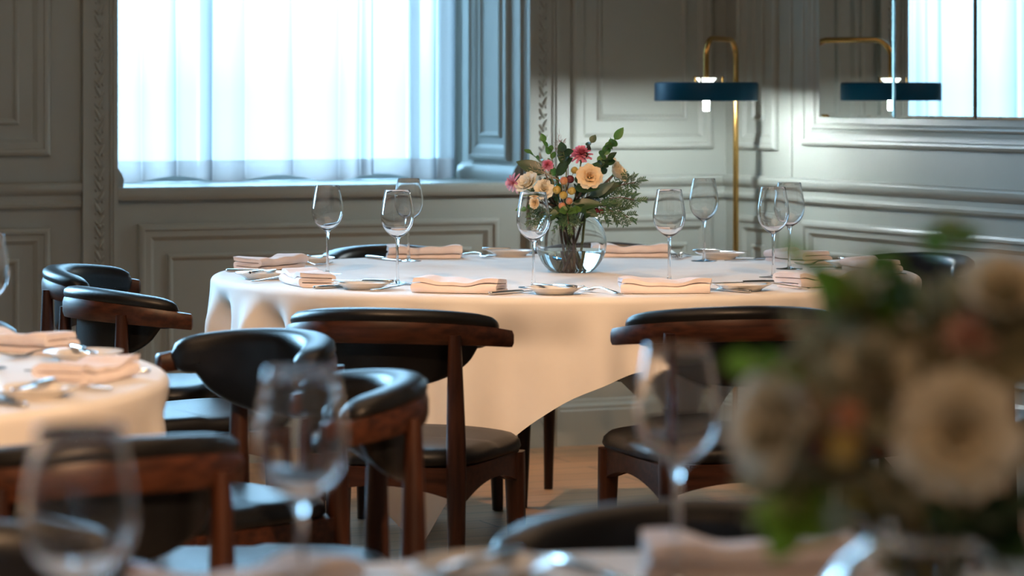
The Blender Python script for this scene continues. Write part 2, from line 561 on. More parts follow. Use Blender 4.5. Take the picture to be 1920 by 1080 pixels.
# windows
def window(n, w):
    a0, a1 = w
    root = empty('window_%d' % n, C0, RZ)
    structure(root)
    mb = MB()
    mb.box(a0 - 0.0, a1 + 0.0, -0.55, 0.012, WZ0 - .012, WZ0 + .030)
    mb.loft([[(a, y, z) for y, z in ((.0, WZ0 - .012), (.022, WZ0 - .012), (.030, WZ0 - .004), (.034, WZ0 + .008), (.034, WZ0 + .022), (.028, WZ0 + .030), (0, WZ0 + .030))] for a in (a0 - .002, a1 + .002)])
    mb.build('window_sill', M_WALL, root, angle=30)
    for s, aj in ((1, a0), (-1, a1)):
        jm = lambda p, q, h: (aj + s * h, -p, q)
        mb = MB()
        mb.box(min(aj, aj + s * .012), max(aj, aj + s * .012), -.54, -.02, WZ0 + .03, WZ1)
        frame(mb, lambda p, q, h: jm(p, q, h + .012), .10, .45, WZ0 + .10, WZ1 - .1, [(0, 0), (0, .012), (.006, .018), (.016, .019), (.022, .012), (.04, .010), (.05, .004), (.056, 0)])
        frame(mb, lambda p, q, h: jm(p, q, h + .012), .18, .37, WZ0 + .18, WZ1 - .18, BEAD)
        mb.loft([[jm(p, q, h) for q, h in ((WZ0 + .03, .0), (WZ0 + .03, .034), (WZ0 + .055, .036), (WZ0 + .075, .028), (WZ0 + .09, .016), (WZ0 + .10, .0))] for p in (.03, .54)])
        mb.build('jamb_panel', M_WALL, root, angle=28)
    y0, y1 = -.68, -.63
    mb = MB()
    zs0, zs1 = WZ0 + .01, WZ1
    mb.box(a0, a0 + .06, y0, y1, zs0, zs1); mb.box(a1 - .06, a1, y0, y1, zs0, zs1)
    mb.box(a0, a1, y0, y1, zs0, zs0 + .07); mb.box(a0, a1, y0, y1, zs1 - .06, zs1)
    mb.box(a0 + .14, a0 + .175, y0, y1, zs0, zs1)
    mb.box(a0 + .93, a0 + .965, y0, y1, zs0, zs1)
    mb.build('sash_frame', M_SASH, root, smooth=False)
    mb = MB()
    mb.box(a0 + .05, a1 - .05, -.657, -.653, zs0 + .06, zs1 - .05)
    mb.build('pane', M_PANE, root, smooth=False)
    return root
window(1, WIN1)
window(2, WIN2)

def curtain(w, seed, label):
    rnd = random.Random(seed)
    a0, a1 = w[0] + .045, w[1] - .02
    n = 420
    folds = []
    x = 0
    while x < 1:
        wd_ = rnd.uniform(.035, .13)
        folds.append((x, wd_, rnd.uniform(.35, 1.0)))
        x += wd_
    def wave(u, zf):
        u2 = u + .006 * math.sin(u * 19 + zf * 2.2) * (1 - zf * .5)
        for x0, wd_, am in folds:
            if x0 <= u2 < x0 + wd_:
                t = (u2 - x0) / wd_
                s = math.sin(PI * t) ** 0.7
                return am * s
        return 0
    def pt(u, zf, zb):
        z = zb
        amp = .048 * (1 - .25 * zf)
        return (a0 + (a1 - a0) * u, -.535 + amp * wave(u, zf) + .006 * math.sin(u * 31), z)
    zt, zbm = WZ1 - .03, WZ0 + .038
    def sheet(z0, z1, m, off):
        vs, fs = [], []
        for j in range(m + 1):
            z = z0 + (z1 - z0) * j / m
            zf = (z - zbm) / (zt - zbm)
            for i in range(n + 1):
                p = pt(i / n, zf, z + .012 * math.sin(i / n * 23 + seed) * (1 - zf) * (1 if j == 0 and z0 == zbm else .0))
                vs.append((p[0], p[1] + off, p[2]))
        for j in range(m):
            for i in range(n):
                q = j * (n + 1) + i
                fs.append((q, q + 1, q + n + 2, q + n + 1))
        return MB().add(vs, fs)
    root = empty('sheer_curtain', C0, RZ)
    sheet(zbm, zt, 24, 0).build('voile', M_SHEER, root, angle=180)
    sheet(zbm, zbm + .065, 3, .003).build('hem', M_HEM, root, angle=180)
    tag(root, label, 'curtain')
    rod = MB(); rod.tube([(a0 - .03, -.535, zt + .008), (a1 + .03, -.535, zt + .008)], .008)
    rod.build('curtain_rod', M_BRASS, root)
curtain(WIN1, 3, 'white sheer voile curtain glowing in the panelled window')

# mirror panes on the right wall
for i, (t0, t1, lb) in enumerate(((.704, 1.188, 'frameless mirror pane nearest the room corner, reflecting a brass arm'),
                                  (1.193, 1.667, 'middle mirror pane reflecting half the blue lamp shade'),
                                  (1.672, 2.16, 'mirror pane at right edge reflecting the bright curtain'))):
    root = empty('wall_mirror', C0, RZ)
    mb = MB(); mb.box(0.001, .018, t0, t1, 1.143, 2.62)
    mb.build('mirror_edge', M_MEDGE, root, smooth=False)
    mb = MB()
    mb.loft([[(.0185, t0, 1.143), (.0185, t1, 1.143), (.0185, t1, 2.62), (.0185, t0, 2.62)],
             [(.0215, t0 + .008, 1.151), (.0215, t1 - .008, 1.151), (.0215, t1 - .008, 2.612), (.0215, t0 + .008, 2.612)]])
    mb.build('mirror_glass', M_MIRROR, root, smooth=False)
    tag(root, lb, 'mirror', 'mirror panes on the panelled wall')

# ------------------------------------------------------------------ floor lamp
def floor_lamp():
    P = Vector((0.762, 10.17, 0))
    S = Vector((0.645, 9.92, 0))
    root = empty('floor_lamp', P)
    d = S - P
    L = d.length
    dn = d.normalized()
    zt = 1.404
    MB().lathe([(0, 0), (.125, 0), (.125, .012), (.12, .018), (.012, .02), (0, .02)], 40).build('base', M_BRASS, root)
    path = [Vector((0, 0, .01)), Vector((0, 0, .7)), Vector((0, 0, zt - .06))]
    for k in range(1, 8):
        a = k / 8 * PI / 2
        path.append(dn * (.06 - .06 * math.cos(a)) + Vector((0, 0, zt - .06 + .06 * math.sin(a))))
    path.append(dn * (L * .5) + Vector((0, 0, zt)))
    for k in range(0, 9):
        a = k / 8 * PI / 2
        path.append(dn * (L - .06 + .06 * math.sin(a)) + Vector((0, 0, zt - .06 + .06 * math.cos(a))))
    path.append(d + Vector((0, 0, 1.262)))
    MB().tube(path, .0098, 14).build('bent_pole', M_BRASS, root)
    Ro, zb, zp = .172, 1.196, 1.258
    T = Matrix.Translation(d)
    fix_normals(MB().lathe([(Ro - .004, zb), (Ro, zb + .001), (Ro, zp - .006), (Ro - .002, zp - .002), (Ro - .006, zp), (.050, zp), (.050, zp - .004),
                (Ro - .008, zp - .004), (Ro - .004, zp - .008)], 72, T, closed=True).build('lamp_shade', M_BLUE, root))
    shade = [c for c in root.children if c.name.startswith('lamp_shade')][0]
    MB().lathe([(0, zp - .004), (.052, zp - .004), (.052, zp + .001), (0, zp + .001)], 40, T).build('shade_cap', M_WHITE, shade)
    MB().lathe([(0, zp + .001), (.024, zp + .001), (.034, zp + .013), (.030, zp + .014), (0, zp + .012)], 32, T).build('upper_diffuser', M_DIFF, shade)
    MB().lathe([(0, 1.164), (.0085, 1.164), (.0095, 1.166), (.0095, 1.254), (0, 1.254)], 24, T).build('light_tube', M_BULB, root)
    for k in range(3):
        a = R(8 + 120 * k)
        p = d + Vector((.056 * math.cos(a), .056 * math.sin(a), 0))
        mb = MB()
        mb.tube([p + Vector((0, 0, zp - .002)), p + Vector((0, 0, zp + .016))], .0035, 10)
        mb.ball(p + Vector((0, 0, zp + .017)), (.0055, .0055, .003))
        mb.build('brass_pin', M_BRASS, shade)
    tag(root, 'brass floor lamp with flat blue drum shade standing in the corner', 'floor lamp')
floor_lamp()

# ------------------------------------------------------------------ tables and cloths
TR = 0.92
TZ = 0.752
T1 = Vector((0.14, 7.83, 0))
T2 = Vector((-1.5, 4.95, 0))
T3 = Vector((0.25, 2.20, 0))
def table(T, label, clabel, corner, seed, L=1.075):
    root = empty('round_dining_table', T)
    fix_normals(MB().lathe([(0, .722), (TR - .012, .722), (TR - .004, .728), (TR, .736), (TR - .003, .744), (TR - .012, .7475), (0, .7475)], 72).build('tabletop', M_WOOD, root))
    MB().box(-.64, .64, -.35, -.31, .66, .722).box(-.64, .64, .31, .35, .66, .722).box(-.64, -.60, -.33, .33, .66, .722).box(.60, .64, -.33, .33, .66, .722).build('underframe', M_WOOD, root, smooth=False)
    for lx, ly in ((-.62, -.33), (.62, -.33), (.62, .33), (-.62, .33)):
        fix_normals(MB().tube([(lx, ly, .722), (lx, ly, .6), (lx * 1.02, ly * 1.02, 0)], [.026, .026, .017], 14).build('leg', M_WOOD, root))
    tag(root, label, 'table', 'round dining tables')
    # square cloth: short at its sides, hanging to points at its corners
    rnd = random.Random(seed)
    n = 480
    ph = [rnd.uniform(0, 2 * PI) for _ in range(6)]
    def drop(th):
        d = (th - R(corner)) % (PI / 2)
        d = abs(d - PI / 4)                        # 0 at mid-side, 45 deg at a corner
        return L / math.cos(d) - TR, d / (PI / 4)
    def fold(th, cw):
        sm = (0.9 + .6 * math.cos(th - R(200))) * (.45 * math.sin(15 * th + ph[0]) + .45 * math.sin(22 * th + ph[1] + .8 * math.sin(3 * th)) + .4 * math.sin(36 * th + ph[2] + .9 * math.sin(5 * th)))
        d = (th - R(corner) + PI / 4) % (PI / 2) - PI / 4     # signed angle from nearest corner
        cone = math.cos(d * 13.0) * math.exp(-(d / .42) ** 2)
        return sm * (.62 + .45 * (1 - cw)) + 1.0 * cone
    rows = [(TR * .3, 0), (TR * .6, 0), (TR * .85, 0), (TR * .97, 0)]
    vs, fs = [(0, 0, TZ)], []
    prev = None
    m = 26
    rings = []
    for r, _ in rows:
        rings.append([(r * math.cos(2 * PI * k / n), r * math.sin(2 * PI * k / n), TZ + .0008 * math.sin(k * .09 + r * 20)) for k in range(n)])
    roll = (0, .0035, .007, .0105, .014, .0175)
    for j in range(0, m + 1 + len(roll)):
        ring = []
        t = max(0, (j - len(roll)) / m)
        for k in range(n):
            th = 2 * PI * k / n
            dr, cw = drop(th)
            s = roll[j] if j < len(roll) else .021 + t * (dr - .021)     # length hung below the edge
            if s < .018:                                 # rolling over the table edge
                a = s / .018 * PI / 2
                r, z = TR - .012 + .018 * math.sin(a), TZ - .016 + .016 * math.cos(a)
            else:
                z = TZ - .016 - (s - .018)
                q = (s - .018)
                e = min(1, q / .11)
                r = TR + .006 + .030 * q + 0.032 * e * e * (3 - 2 * e) * (fold(th, cw) - .45) * (1 + .6 * min(1, q / .5))
            ring.append((r * math.cos(th), r * math.sin(th), z))
        rings.append(ring)
    for r in rings:
        vs += r
    for k in range(n):
        fs.append((0, 1 + k, 1 + (k + 1) % n))
        for i in range(len(rings) - 1):
            fs.append((1 + i * n + k, 1 + (i + 1) * n + k, 1 + (i + 1) * n + (k + 1) % n, 1 + i * n + (k + 1) % n))
    o = MB().add(vs, fs).build('tablecloth', M_LINEN, loc=T, angle=180)
    tag(o, clabel, 'tablecloth', 'white tablecloths')
table(T1, 'large round dining table under the white cloth with the vase in focus', 'white cloth on the big round table below the window, one corner hanging low', -113, 11)
table(T2, 'round dining table cut by the left edge of the view', 'white cloth on the round table at the left edge', 22, 12)
table(T3, 'round dining table nearest the camera along the bottom edge', 'white cloth on the nearest table along the bottom edge', 45, 13)

# ------------------------------------------------------------------ chairs
def chair_path(phi, out=0.0):
    ax, by = .245 + out, .235 + out
    return Vector((ax * math.sin(phi), .010 - by * math.cos(phi), 0))
def rail_z(phi):                                      # top of wooden rail
    q = abs(phi) / R(74)
    return .738 - .030 * q ** 2
def make_chair():
    root = empty('dining_chair')
    # wooden rail
    rings = []
    K = 48
    for i in range(-1, K + 2):
        e = 0 <= i <= K
        phi = R(-73.5) + R(147) * min(max(i, 0), K) / K
        sc = 1.0 if e else .72
        q = abs(phi) / R(74)
        zt = rail_z(phi)
        h = .050 - .012 * q ** 2
        ring = []
        cz = zt - h / 2
        wd_ = .030 + .006 * q
        for k in range(14):
            a = 2 * PI * k / 14
            c, s = math.cos(a), math.sin(a)
            f = (abs(c) ** 5 + abs(s) ** 5) ** (-1 / 5)
            o = c * f * wd_ / 2 * sc
            p = chair_path(phi, o + .010)
            if not e:
                p += Vector((math.cos(phi) * math.copysign(.004, phi), math.sin(abs(phi)) * .004, 0))
            ring.append((p.x, p.y, cz + s * f * h / 2 * sc))
        rings.append(ring)
    fix_normals(MB().loft(rings).build('top_rail', M_WOODR, root, angle=40))
    # upholstered back: roll over the rail plus a shield hanging inside it
    rings = []
    K = 56
    PM = R(68.5)
    for i in range(K + 1):
        u = -1 + 2 * i / K
        phi = PM * u
        zt = rail_z(phi)
        endf = min(1.0, math.sqrt(max(0.0, 1 - abs(u) ** 14)) + .02)
        g = max(0.0, 1 - (phi / R(55)) ** 2)
        zb = zt - .050 - .100 * g ** .62
        top = zt + .026
        oi, oo = -.038, .022                           # inside and outside of the roll
        pr = [(oo - .002, zt - .002), (oo + .002, zt + .007), (oo, zt + .017), (oo - .010, zt + .024), (-.008, top), (-.026, zt + .024), (oi - .002, zt + .012),
              (oi, zt - .010), (-.036, zt - .030), (-.035, zt - .5 * (zt - zb)), (-.033, zb + .012), (-.028, zb + .003), (-.020, zb), (-.012, zb + .004), (-.009, zb + .014), (-.008, zt - .03), (-.008, zt - .004), (.0, zt - .003)]
        cz, co = zt - .005, -.010
        ring = []
        for o, z in pr:
            o2 = co + (o - co) * endf
            z2 = cz + (z - cz) * endf
            p = chair_path(phi, o2)
            ring.append((p.x, p.y, z2))
        rings.append(ring)
    fix_normals(MB().loft(rings).build('backrest', M_LEATHER, root, angle=60))
    # seat
    def outline(sc, n=56, grow=0.0):
        pts = []
        for k in range(n):
            a = 2 * PI * k / n
            c, s = math.cos(a), math.sin(a)
            f = (abs(c) ** 5 + abs(s) ** 5) ** (-1 / 5)
            x, y = c * f, s * f
            wx = .212 + .028 * y
            pts.append(((wx + grow) * x * sc, (.015 + (.215 + grow) * y) * sc))
        return pts
    rings = []
    for sc, z in ((.02, .463), (.35, .463), (.65, .464), (.85, .464), (.94, .460), (.985, .450), (1.0, .436), (.99, .424), (.95, .418), (.5, .418), (.02, .418)):
        rings.append([(x, y, z - .014 * (x / .24) ** 2 * (1 if z > .43 else 0) * (1 if y > 0 else .4) + .006 * (y / .22 if z > .43 else 0)) for x, y in outline(sc)])
    fix_normals(MB().loft(rings).build('seat', M_LEATHER, root, angle=60))
    # aprons
    def apron(p0, p1, bow, name):
        p0, p1 = Vector((*p0, 0)), Vector((*p1, 0))
        d = (p1 - p0)
        nrm = Vector((-d.y, d.x, 0)).normalized()
        rings = []
        for i in range(13):
            t = i / 12
            c = p0 + d * t + nrm * bow * 4 * t * (1 - t)
            zb = .345 + .034 * (1 - (2 * t - 1) ** 2)
            w = .011
            rings.append([c + nrm * w + Vector((0, 0, zb)), c + nrm * w + Vector((0, 0, .419)), c - nrm * w + Vector((0, 0, .419)), c - nrm * w + Vector((0, 0, zb))])
        fix_normals(MB().loft(rings).build(name, M_WOODR, root, angle=40))
    FX, FY, RX, RY = .204, .180, .170, -.178
    apron((-RX, RY), (RX, RY), -.012, 'apron')
    apron((FX, FY), (-FX, FY), -.010, 'apron')
    apron((RX, RY), (FX, FY), -.006, 'apron')
    apron((-FX, FY), (-RX, RY), -.006, 'apron')
    for s in (-1, 1):
        pts, rr = [], []
        for k in range(13):
            t = k / 12
            z = .706 * (1 - t)
            y = -.182 - .010 * math.sin(min(1, (1 - t) * 1.4) * PI / 2) - .030 * max(0, t - .38) / .62
            x = s * (.163 + .010 * t)
            if t < .38:
                r = .0135 + .0085 * (t / .38) ** .8
            else:
                r = .022 - .0085 * ((t - .38) / .62) ** 1.1
            pts.append((x, y - .006, z)); rr.append(r)
        fix_normals(MB().tube(pts, rr, 16).build('leg', M_WOOD, root, angle=60))
    for s in (-1, 1):
        pts, rr = [], []
        for k in range(11):
            t = k / 10
            z = .415 * (1 - t)
            pts.append((s * (FX + .008 * t), FY + .012 * t, z)); rr.append(.0225 - .0085 * t ** 1.2)
        fix_normals(MB().tube(pts, rr, 16, square=4).build('leg', M_WOOD, root, angle=60))
    return root
chair0 = make_chair()
CHAIRS = [0]
def place_chair(back_xy, face, label, group):
    f = Vector((face[0], face[1], 0)).normalized()
    o = chair0 if CHAIRS[0] == 0 else copy_tree(chair0)
    CHAIRS[0] += 1
    c = Vector((back_xy[0], back_xy[1], 0)) + f * .235
    o.location = c
    o.rotation_euler = (0, 0, math.atan2(f.y, f.x) - PI / 2)
    tag(o, label, 'chair', group)
    return o
def ring_chair(T, deg, r, label, group, dx=0, dy=0):
    a = R(deg)
    return place_chair((T.x + r * math.cos(a) + dx, T.y + r * math.sin(a) + dy), (-math.cos(a), -math.sin(a)), label, group)
G1 = 'walnut chairs around the big round table'
G2 = 'walnut chairs around the left table'
G3 = 'walnut chairs at the nearest table'
place_chair((-.290, 6.40), (.34, 1.41), 'walnut and black leather chair seen from behind, left of centre at the big table', G1)
place_chair((.508, 6.45), (-.30, 1.38), 'walnut and black leather chair seen from behind, right of centre behind the blurred wine glass', G1)
ring_chair(T1, -148, 1.38, 'chair with its wooden rail end pointing right, just left of the big tablecloth', G1)
ring_chair(T1, 172, 1.39, 'chair against the left panelling, its inner backrest showing toward the window wall', G1)
ring_chair(T1, 114, 1.35, 'chair on the window side, blue-lit crest behind the two left glasses', G1)
ring_chair(T1, 84, 1.40, 'chair on the window side, dark crest right of the flower vase', G1)
ring_chair(T1, 36, 1.37, 'chair at the far right of the big table, curved back against the right wall', G1)
ring_chair(T1, -37, 1.41, 'chair half hidden behind the blurred bouquet at the right edge', G1)
place_chair((-.41, 5.85), (-.77, -.64), 'chair facing us with broad black backrest, on the far right of the left table', G2)
place_chair((-.158, 4.95), (-.97, -.22), 'chair in side view with curved arm, right of the left table', G2)
place_chair((-.52, 4.0), (-.53, .85), 'chair seen from behind on the near side of the left table', G2)
ring_chair(T2, 78, 1.37, 'chair mostly beyond the left edge, dark arm tip behind the left table napkins', G2)
place_chair((.21, 3.43), (.02, -1), 'blurred chair facing us behind the pink napkin at the bottom', G3)
place_chair((-.69, 3.23), (.66, -.75), 'blurred chair in the bottom left corner behind the left wine glass', G3)

# ------------------------------------------------------------------ tableware builders
def make_glass():
    root = empty('wine_glass')
    outer = [(.004, .1125), (.010, .1150), (.020, .1215), (.030, .1315), (.0372, .144), (.0408, .158), (.0412, .168), (.0398, .182), (.0365, .202), (.0330, .220), (.0310, .2315)]
    th = .0008
    inner = [(max(0, r - th), z + (.0022 if i < 3 else .0004)) for i, (r, z) in enumerate(outer)]
    prof = [(0, .1120)] + outer + [(.0306, .2319)] + inner[::-1][0:-1] + [(0, .1165)]
    fix_normals(MB().lathe(prof, 48).build('bowl', M_GLASS, root, angle=80))
    fix_normals(MB().lathe([(0, .0050), (.0065, .0050), (.0048, .012), (.0037, .025), (.0033, .05), (.0033, .085), (.0038, .102), (.0055, .1095), (.0075, .1130), (0, .1130)], 24).build('stem', M_GLASS, root, angle=80))
    fix_normals(MB().lathe([(0, 0.0004), (.034, .0002), (.0365, .0008), (.0368, .0016), (.034, .0024), (.020, .0032), (.010, .0046), (.0068, .0056), (0, .0056)], 48).build('foot', M_GLASS, root, angle=80))
    return root
def make_napkin():
    # a cloth folded into an S of three layers
    path = []
    w = .042
    rad = .0056
    zs = [.0048, .0160, .0272]
    def run(x0, x1, z, k=6):
        return [(x0 + (x1 - x0) * i / k, z) for i in range(k + 1)]
    path += run(w * .93, -w + rad, zs[0])
    path += [(-w + rad - rad * math.sin(a), zs[0] + rad - rad * math.cos(a)) for a in [PI * i / 6 for i in range(1, 6)]]
    path += run(-w + rad, w - rad, zs[1])
    path += [(w - rad + rad * math.sin(a), zs[1] + rad - rad * math.cos(a)) for a in [PI * i / 6 for i in range(1, 6)]]
    path += run(w - rad, -w * .96, zs[2])
    th = .0046
    L = len(path)
    def offs(i, s):
        a, b = path[max(0, i - 1)], path[min(L - 1, i + 1)]
        d = Vector((b[0] - a[0], b[1] - a[1])).normalized()
        return (path[i][0] - d.y * s, path[i][1] + d.x * s)
    out = [offs(i, th) for i in range(L)] + [offs(i, -th) for i in range(L - 1, -1, -1)]
    rings = []
    K = 22
    for j in range(K + 1):
        t = j / K
        x = -.105 + .21 * t
        sag = .0035 * math.sin(t * 7 + 1) + .002 * math.sin(t * 17)
        ring = []
        for yy, zz in out:
            f = zz / .03
            ring.append((x + .004 * math.sin(yy * 60 + zz * 90), yy * (1 + .05 * math.sin(t * 5 + zz * 90)) + .003 * math.sin(t * 6) * f, max(.0005, zz + sag * f + .004 * f * (yy / w) * math.sin(t * 4))))
        rings.append(ring)
    return fix_normals(MB().loft(rings).build('folded_napkin', M_NAPKIN, angle=45))
def make_plate():
    return fix_normals(MB().lathe([(0, .0012), (.038, .0012), (.041, .0), (.044, .0), (.046, .0035), (.058, .0105), (.0685, .0150), (.0705, .0162), (.0700, .0172), (.066, .0166), (.055, .0125), (.046, .0072), (.040, .0052), (0, .0048)], 56).build('side_plate', M_PORC, angle=60))
def bar(mb, st, n=10):
    # stations of (y, z, half width, half thickness)
    rings = []
    for y, z, hw, ht in st:
        ring = []
        for k in range(n):
            a = 2 * PI * k / n
            c, s = math.cos(a), math.sin(a)
            f = (abs(c) ** 3 + abs(s) ** 3) ** (-1 / 3)
            ring.append((c * f * hw, y, z + s * f * ht))
        rings.append(ring)
    mb.loft(rings)
def make_fork():
    root = empty('dinner_fork')
    mb = MB()
    bar(mb, [(-.098, .0035, .004, .0014), (-.094, .0035, .0095, .0018), (-.075, .0045, .0092, .0018), (-.04, .0085, .0062, .0018), (-.005, .0125, .0036, .0020), (.025, .0115, .0030, .0020), (.038, .0085, .0052, .0016)])
    fix_normals(mb.build('handle', M_STEEL, root, angle=60))
    mb = MB()
    bar(mb, [(.036, .0088, .0048, .0014), (.043, .0065, .0105, .0012), (.053, .0042, .0118, .0010), (.058, .0038, .0118, .0009)])
    for k in range(4):
        x = -.0096 + .0064 * k
        mb.tube([(x, .056, .0039), (x, .075, .0040), (x, .092, .0075), (x * .95, .102, .0115)], [.0021, .0020, .0017, .0008], 8, square=3)
    fix_normals(mb.build('tines', M_STEEL, root, angle=60))
    return root
def make_knife(name='table_knife', L=.215):
    root = empty(name)
    s = L / .215
    mb = MB()
    bar(mb, [(y * s, .0042, hw, ht) for y, hw, ht in ((-.107, .004, .003), (-.103, .0078, .0040), (-.07, .0080, .0042), (-.02, .0062, .0040), (-.004, .0052, .0036), (.0, .0048, .0028))])
    fix_normals(mb.build('handle', M_STEEL, root, angle=60))
    mb = MB()
    bar(mb, [(y * s, .0034, hw, .0010) for y, hw in ((-.004, .0050), (.006, .0085), (.04, .0095), (.08, .0092), (.098, .0070), (.108, .0018))])
    fix_normals(mb.build('blade', M_STEEL, root, angle=60))
    return root
PROTO = dict(glass=make_glass(), napkin=make_napkin(), plate=make_plate(), fork=make_fork(), knife=make_knife(), butter=make_knife('butter_knife', .165))
USED = set()
def put(kind, loc, rz, label, cat, group):
    if kind not in USED:
        o = PROTO[kind]
        USED.add(kind)
    else:
        o = copy_tree(PROTO[kind])
    o.location = loc
    o.rotation_euler = (0, 0, rz)
    tag(o, label, cat, group)
    return o
def setting(T, deg, where, group_t, r=.805, parts='nfkpb', jit=0, nap_rot=0, fork_rot=0, knife_rot=0, b_rot=70, overrides=None):
    a = R(deg)
    base = Vector((T.x + r * math.cos(a), T.y + r * math.sin(a), TZ))
    th = a + PI / 2
    X = Vector((math.cos(th), math.sin(th), 0))
    Y = Vector((-math.sin(th), math.cos(th), 0))
    rnd = random.Random(int(deg * 10) + 1000)
    def at(x, y, z=.0008):
        return base + X * x + Y * y + Vector((0, 0, z))
    if 'n' in parts:
        put('napkin', at(0, .0, .0006), th + R(nap_rot), 'folded blush napkin ' + where, 'napkin', 'folded napkins on ' + group_t)
    if 'f' in parts:
        put('fork', at(-.150, .030, .001), th + R(fork_rot), 'steel dinner fork ' + where, 'fork', 'forks on ' + group_t)
    if 'k' in parts:
        put('knife', at(.145, .030), th + R(knife_rot), 'steel table knife ' + where, 'knife', 'table knives on ' + group_t)
    if 'p' in parts:
        put('plate', at(-.262, .035), th, 'small white side plate ' + where, 'plate', 'side plates on ' + group_t)
    if 'b' in parts:
        o = put('butter', at(-.262, .035, .0170), th + R(b_rot), 'butter knife across the side plate ' + where, 'knife', 'butter knives on ' + group_t)
GT1, GT2, GT3 = 'the big round table', 'the left table', 'the nearest table'
setting(T1, -109, 'at the big table front, above the left chair back', GT1, fork_rot=-38, knife_rot=-28, b_rot=85, nap_rot=3)
setting(T1, -74, 'at the big table front, above the right chair back', GT1, fork_rot=12, knife_rot=25, b_rot=20, nap_rot=-14)
setting(T1, -41, 'at the big table front right, by bouquet leaves', GT1, fork_rot=15, knife_rot=0, b_rot=60, nap_rot=-8)
setting(T1, 3, 'at the right-hand end of the big table', GT1, nap_rot=12)
setting(T1, 36, 'at the big table far right, before the wall chair', GT1, nap_rot=-10)
setting(T1, 75, 'on the big table window side, right of the vase', GT1, nap_rot=12, b_rot=80)
setting(T1, 119, 'on the big table window side, left of the vase', GT1, nap_rot=-28, b_rot=60)
setting(T1, 168, 'at the big table left end, the farther one', GT1, nap_rot=-20, b_rot=70)
setting(T1, -143, 'at the big table front left, by the blue-lit cloth', GT1, nap_rot=-20, b_rot=35)
setting(T2, 43, 'on the left table, the farther one', GT2, nap_rot=15, b_rot=70)
setting(T2, -3, 'on the left table, the nearer one', GT2, nap_rot=-15, b_rot=80)
setting(T2, -40, 'on the left table beyond the left edge', GT2, parts='k')
setting(T3, 91, 'on the nearest table, at the bottom right', GT3, r=.76, nap_rot=-2, parts='nkfpb', knife_rot=25)
setting(T3, 131, 'on the nearest table, at the bottom centre', GT3, r=.76, nap_rot=5, b_rot=115)

for (x, y), lb in (
    ((-.480, 7.77), 'wine glass farthest left on the big table, against the window panelling'),
    ((-.284, 7.40), 'wine glass in front of another, second from left on the big table'),
    ((-.290, 8.37), 'wine glass behind a nearer glass, left of the vase'),
    ((.052, 7.245), 'wine glass in front of the flower bouquet'),
    ((.392, 7.446), 'wine glass right of the vase, nearer than the glass beside it'),
    ((.538, 8.37), 'wine glass right of the vase, window side, left of the lamp pole'),
    ((.668, 7.636), 'wine glass right of the lamp pole, front one of the overlapping pair'),
    ((.743, 8.00), 'wine glass right of the lamp pole, rear one of the overlapping pair')):
    put('glass', (x, y, TZ), random.uniform(0, 6), 'empty ' + lb, 'wine glass', 'wine glasses on ' + GT1)
put('glass', (-.906, 5.14, TZ), 0, 'empty wine glass cut off by the left edge, on the left table', 'wine glass', 'wine glass on the left table')
for (x, y), lb in (((.160, 2.89), 'blurred empty wine glass before the right chair back, left of the blurred bouquet'),
                   ((-.187, 2.65), 'blurred empty wine glass in front of the side-view chair arm'),
                   ((-.317, 2.19), 'largest blurred empty wine glass, in the bottom left corner')):
    put('glass', (x, y, TZ), 1, lb, 'wine glass', 'wine glasses on ' + GT3)

# ------------------------------------------------------------------ vases and flowers
def vase(P, label, wlabel):
    zc, ro, H = .078, .0935, .158
    th = .0030
    def rr(z, r0):
        return math.sqrt(max(1e-6, r0 * r0 - (z - zc) ** 2))
    outer = [(0, 0.0003)] + [(rr(H * i / 20, ro), max(.0003, H * i / 20)) for i in range(21)]
    lip = [(.0500, .164), (.0495, .1655), (.0475, .164)]
    inner = [(rr(z, ro - th), z) for z in [.006 + (H - .006) * i / 20 for i in range(20, -1, -1)]] + [(0, .006)]
    o = fix_normals(MB().lathe(outer + lip + inner, 64).build('glass_vase', M_VASEGLASS, loc=P, angle=50))
    tag(o, label, 'vase', 'glass bowl vases')
    wl = .060
    pts = [(0, .0056)] + [(rr(z, ro - th) + .0004, z) for z in [.0056 + (wl - .0056) * i / 10 for i in range(11)]] + [(0, wl)]
    w = fix_normals(MB().lathe(pts, 64).build('water', M_WATER, loc=P, angle=50))
    tag(w, wlabel, 'water')
    w['kind'] = 'stuff'

def spline(pts, n=10):
    pts = [Vector(p) for p in pts]
    out = []
    P = [pts[0] * 2 - pts[1]] + pts + [pts[-1] * 2 - pts[-2]]
    for i in range(1, len(P) - 2):
        for k in range(n):
            t = k / n
            p0, p1, p2, p3 = P[i - 1], P[i], P[i + 1], P[i + 2]
            out.append(0.5 * ((2 * p1) + (p2 - p0) * t + (2 * p0 - 5 * p1 + 4 * p2 - p3) * t * t + (3 * p1 - p0 - 3 * p2 + p3) * t ** 3))
    out.append(pts[-1])
    return out
def stem_path(V, head, rnd, sub=6, full=True):
    """from a head down through the neck of the vase standing at V, to its bottom or only into its neck"""
    d = Vector((head.x - V.x, head.y - V.y, 0))
    dl = d.length or 1e-4
    dn = (Matrix.Rotation(rnd.uniform(-.5, .5), 3, 'Z') @ d) / dl
    rad = min(.041, .010 + dl * .30)
    neck = V + dn * rad + Vector((0, 0, .160))
    up = head * .5 + neck * .5 + Vector((0, 0, .010))
    if not full:
        return spline([head, up, neck, V + dn * rad * .72 + Vector((0, 0, .128))], sub)
    bd = Matrix.Rotation(rnd.uniform(-.9, .9), 3, 'Z') @ dn
    br = rnd.uniform(.026, .044)
    sg = rnd.choice((-1, -1, 1))
    mid = V + dn * rad * .55 + bd * sg * br * .45 + Vector((0, 0, .085))
    bot = V + bd * sg * br + Vector((0, 0, .0085))
    return spline([head, up, neck, mid, bot], sub)
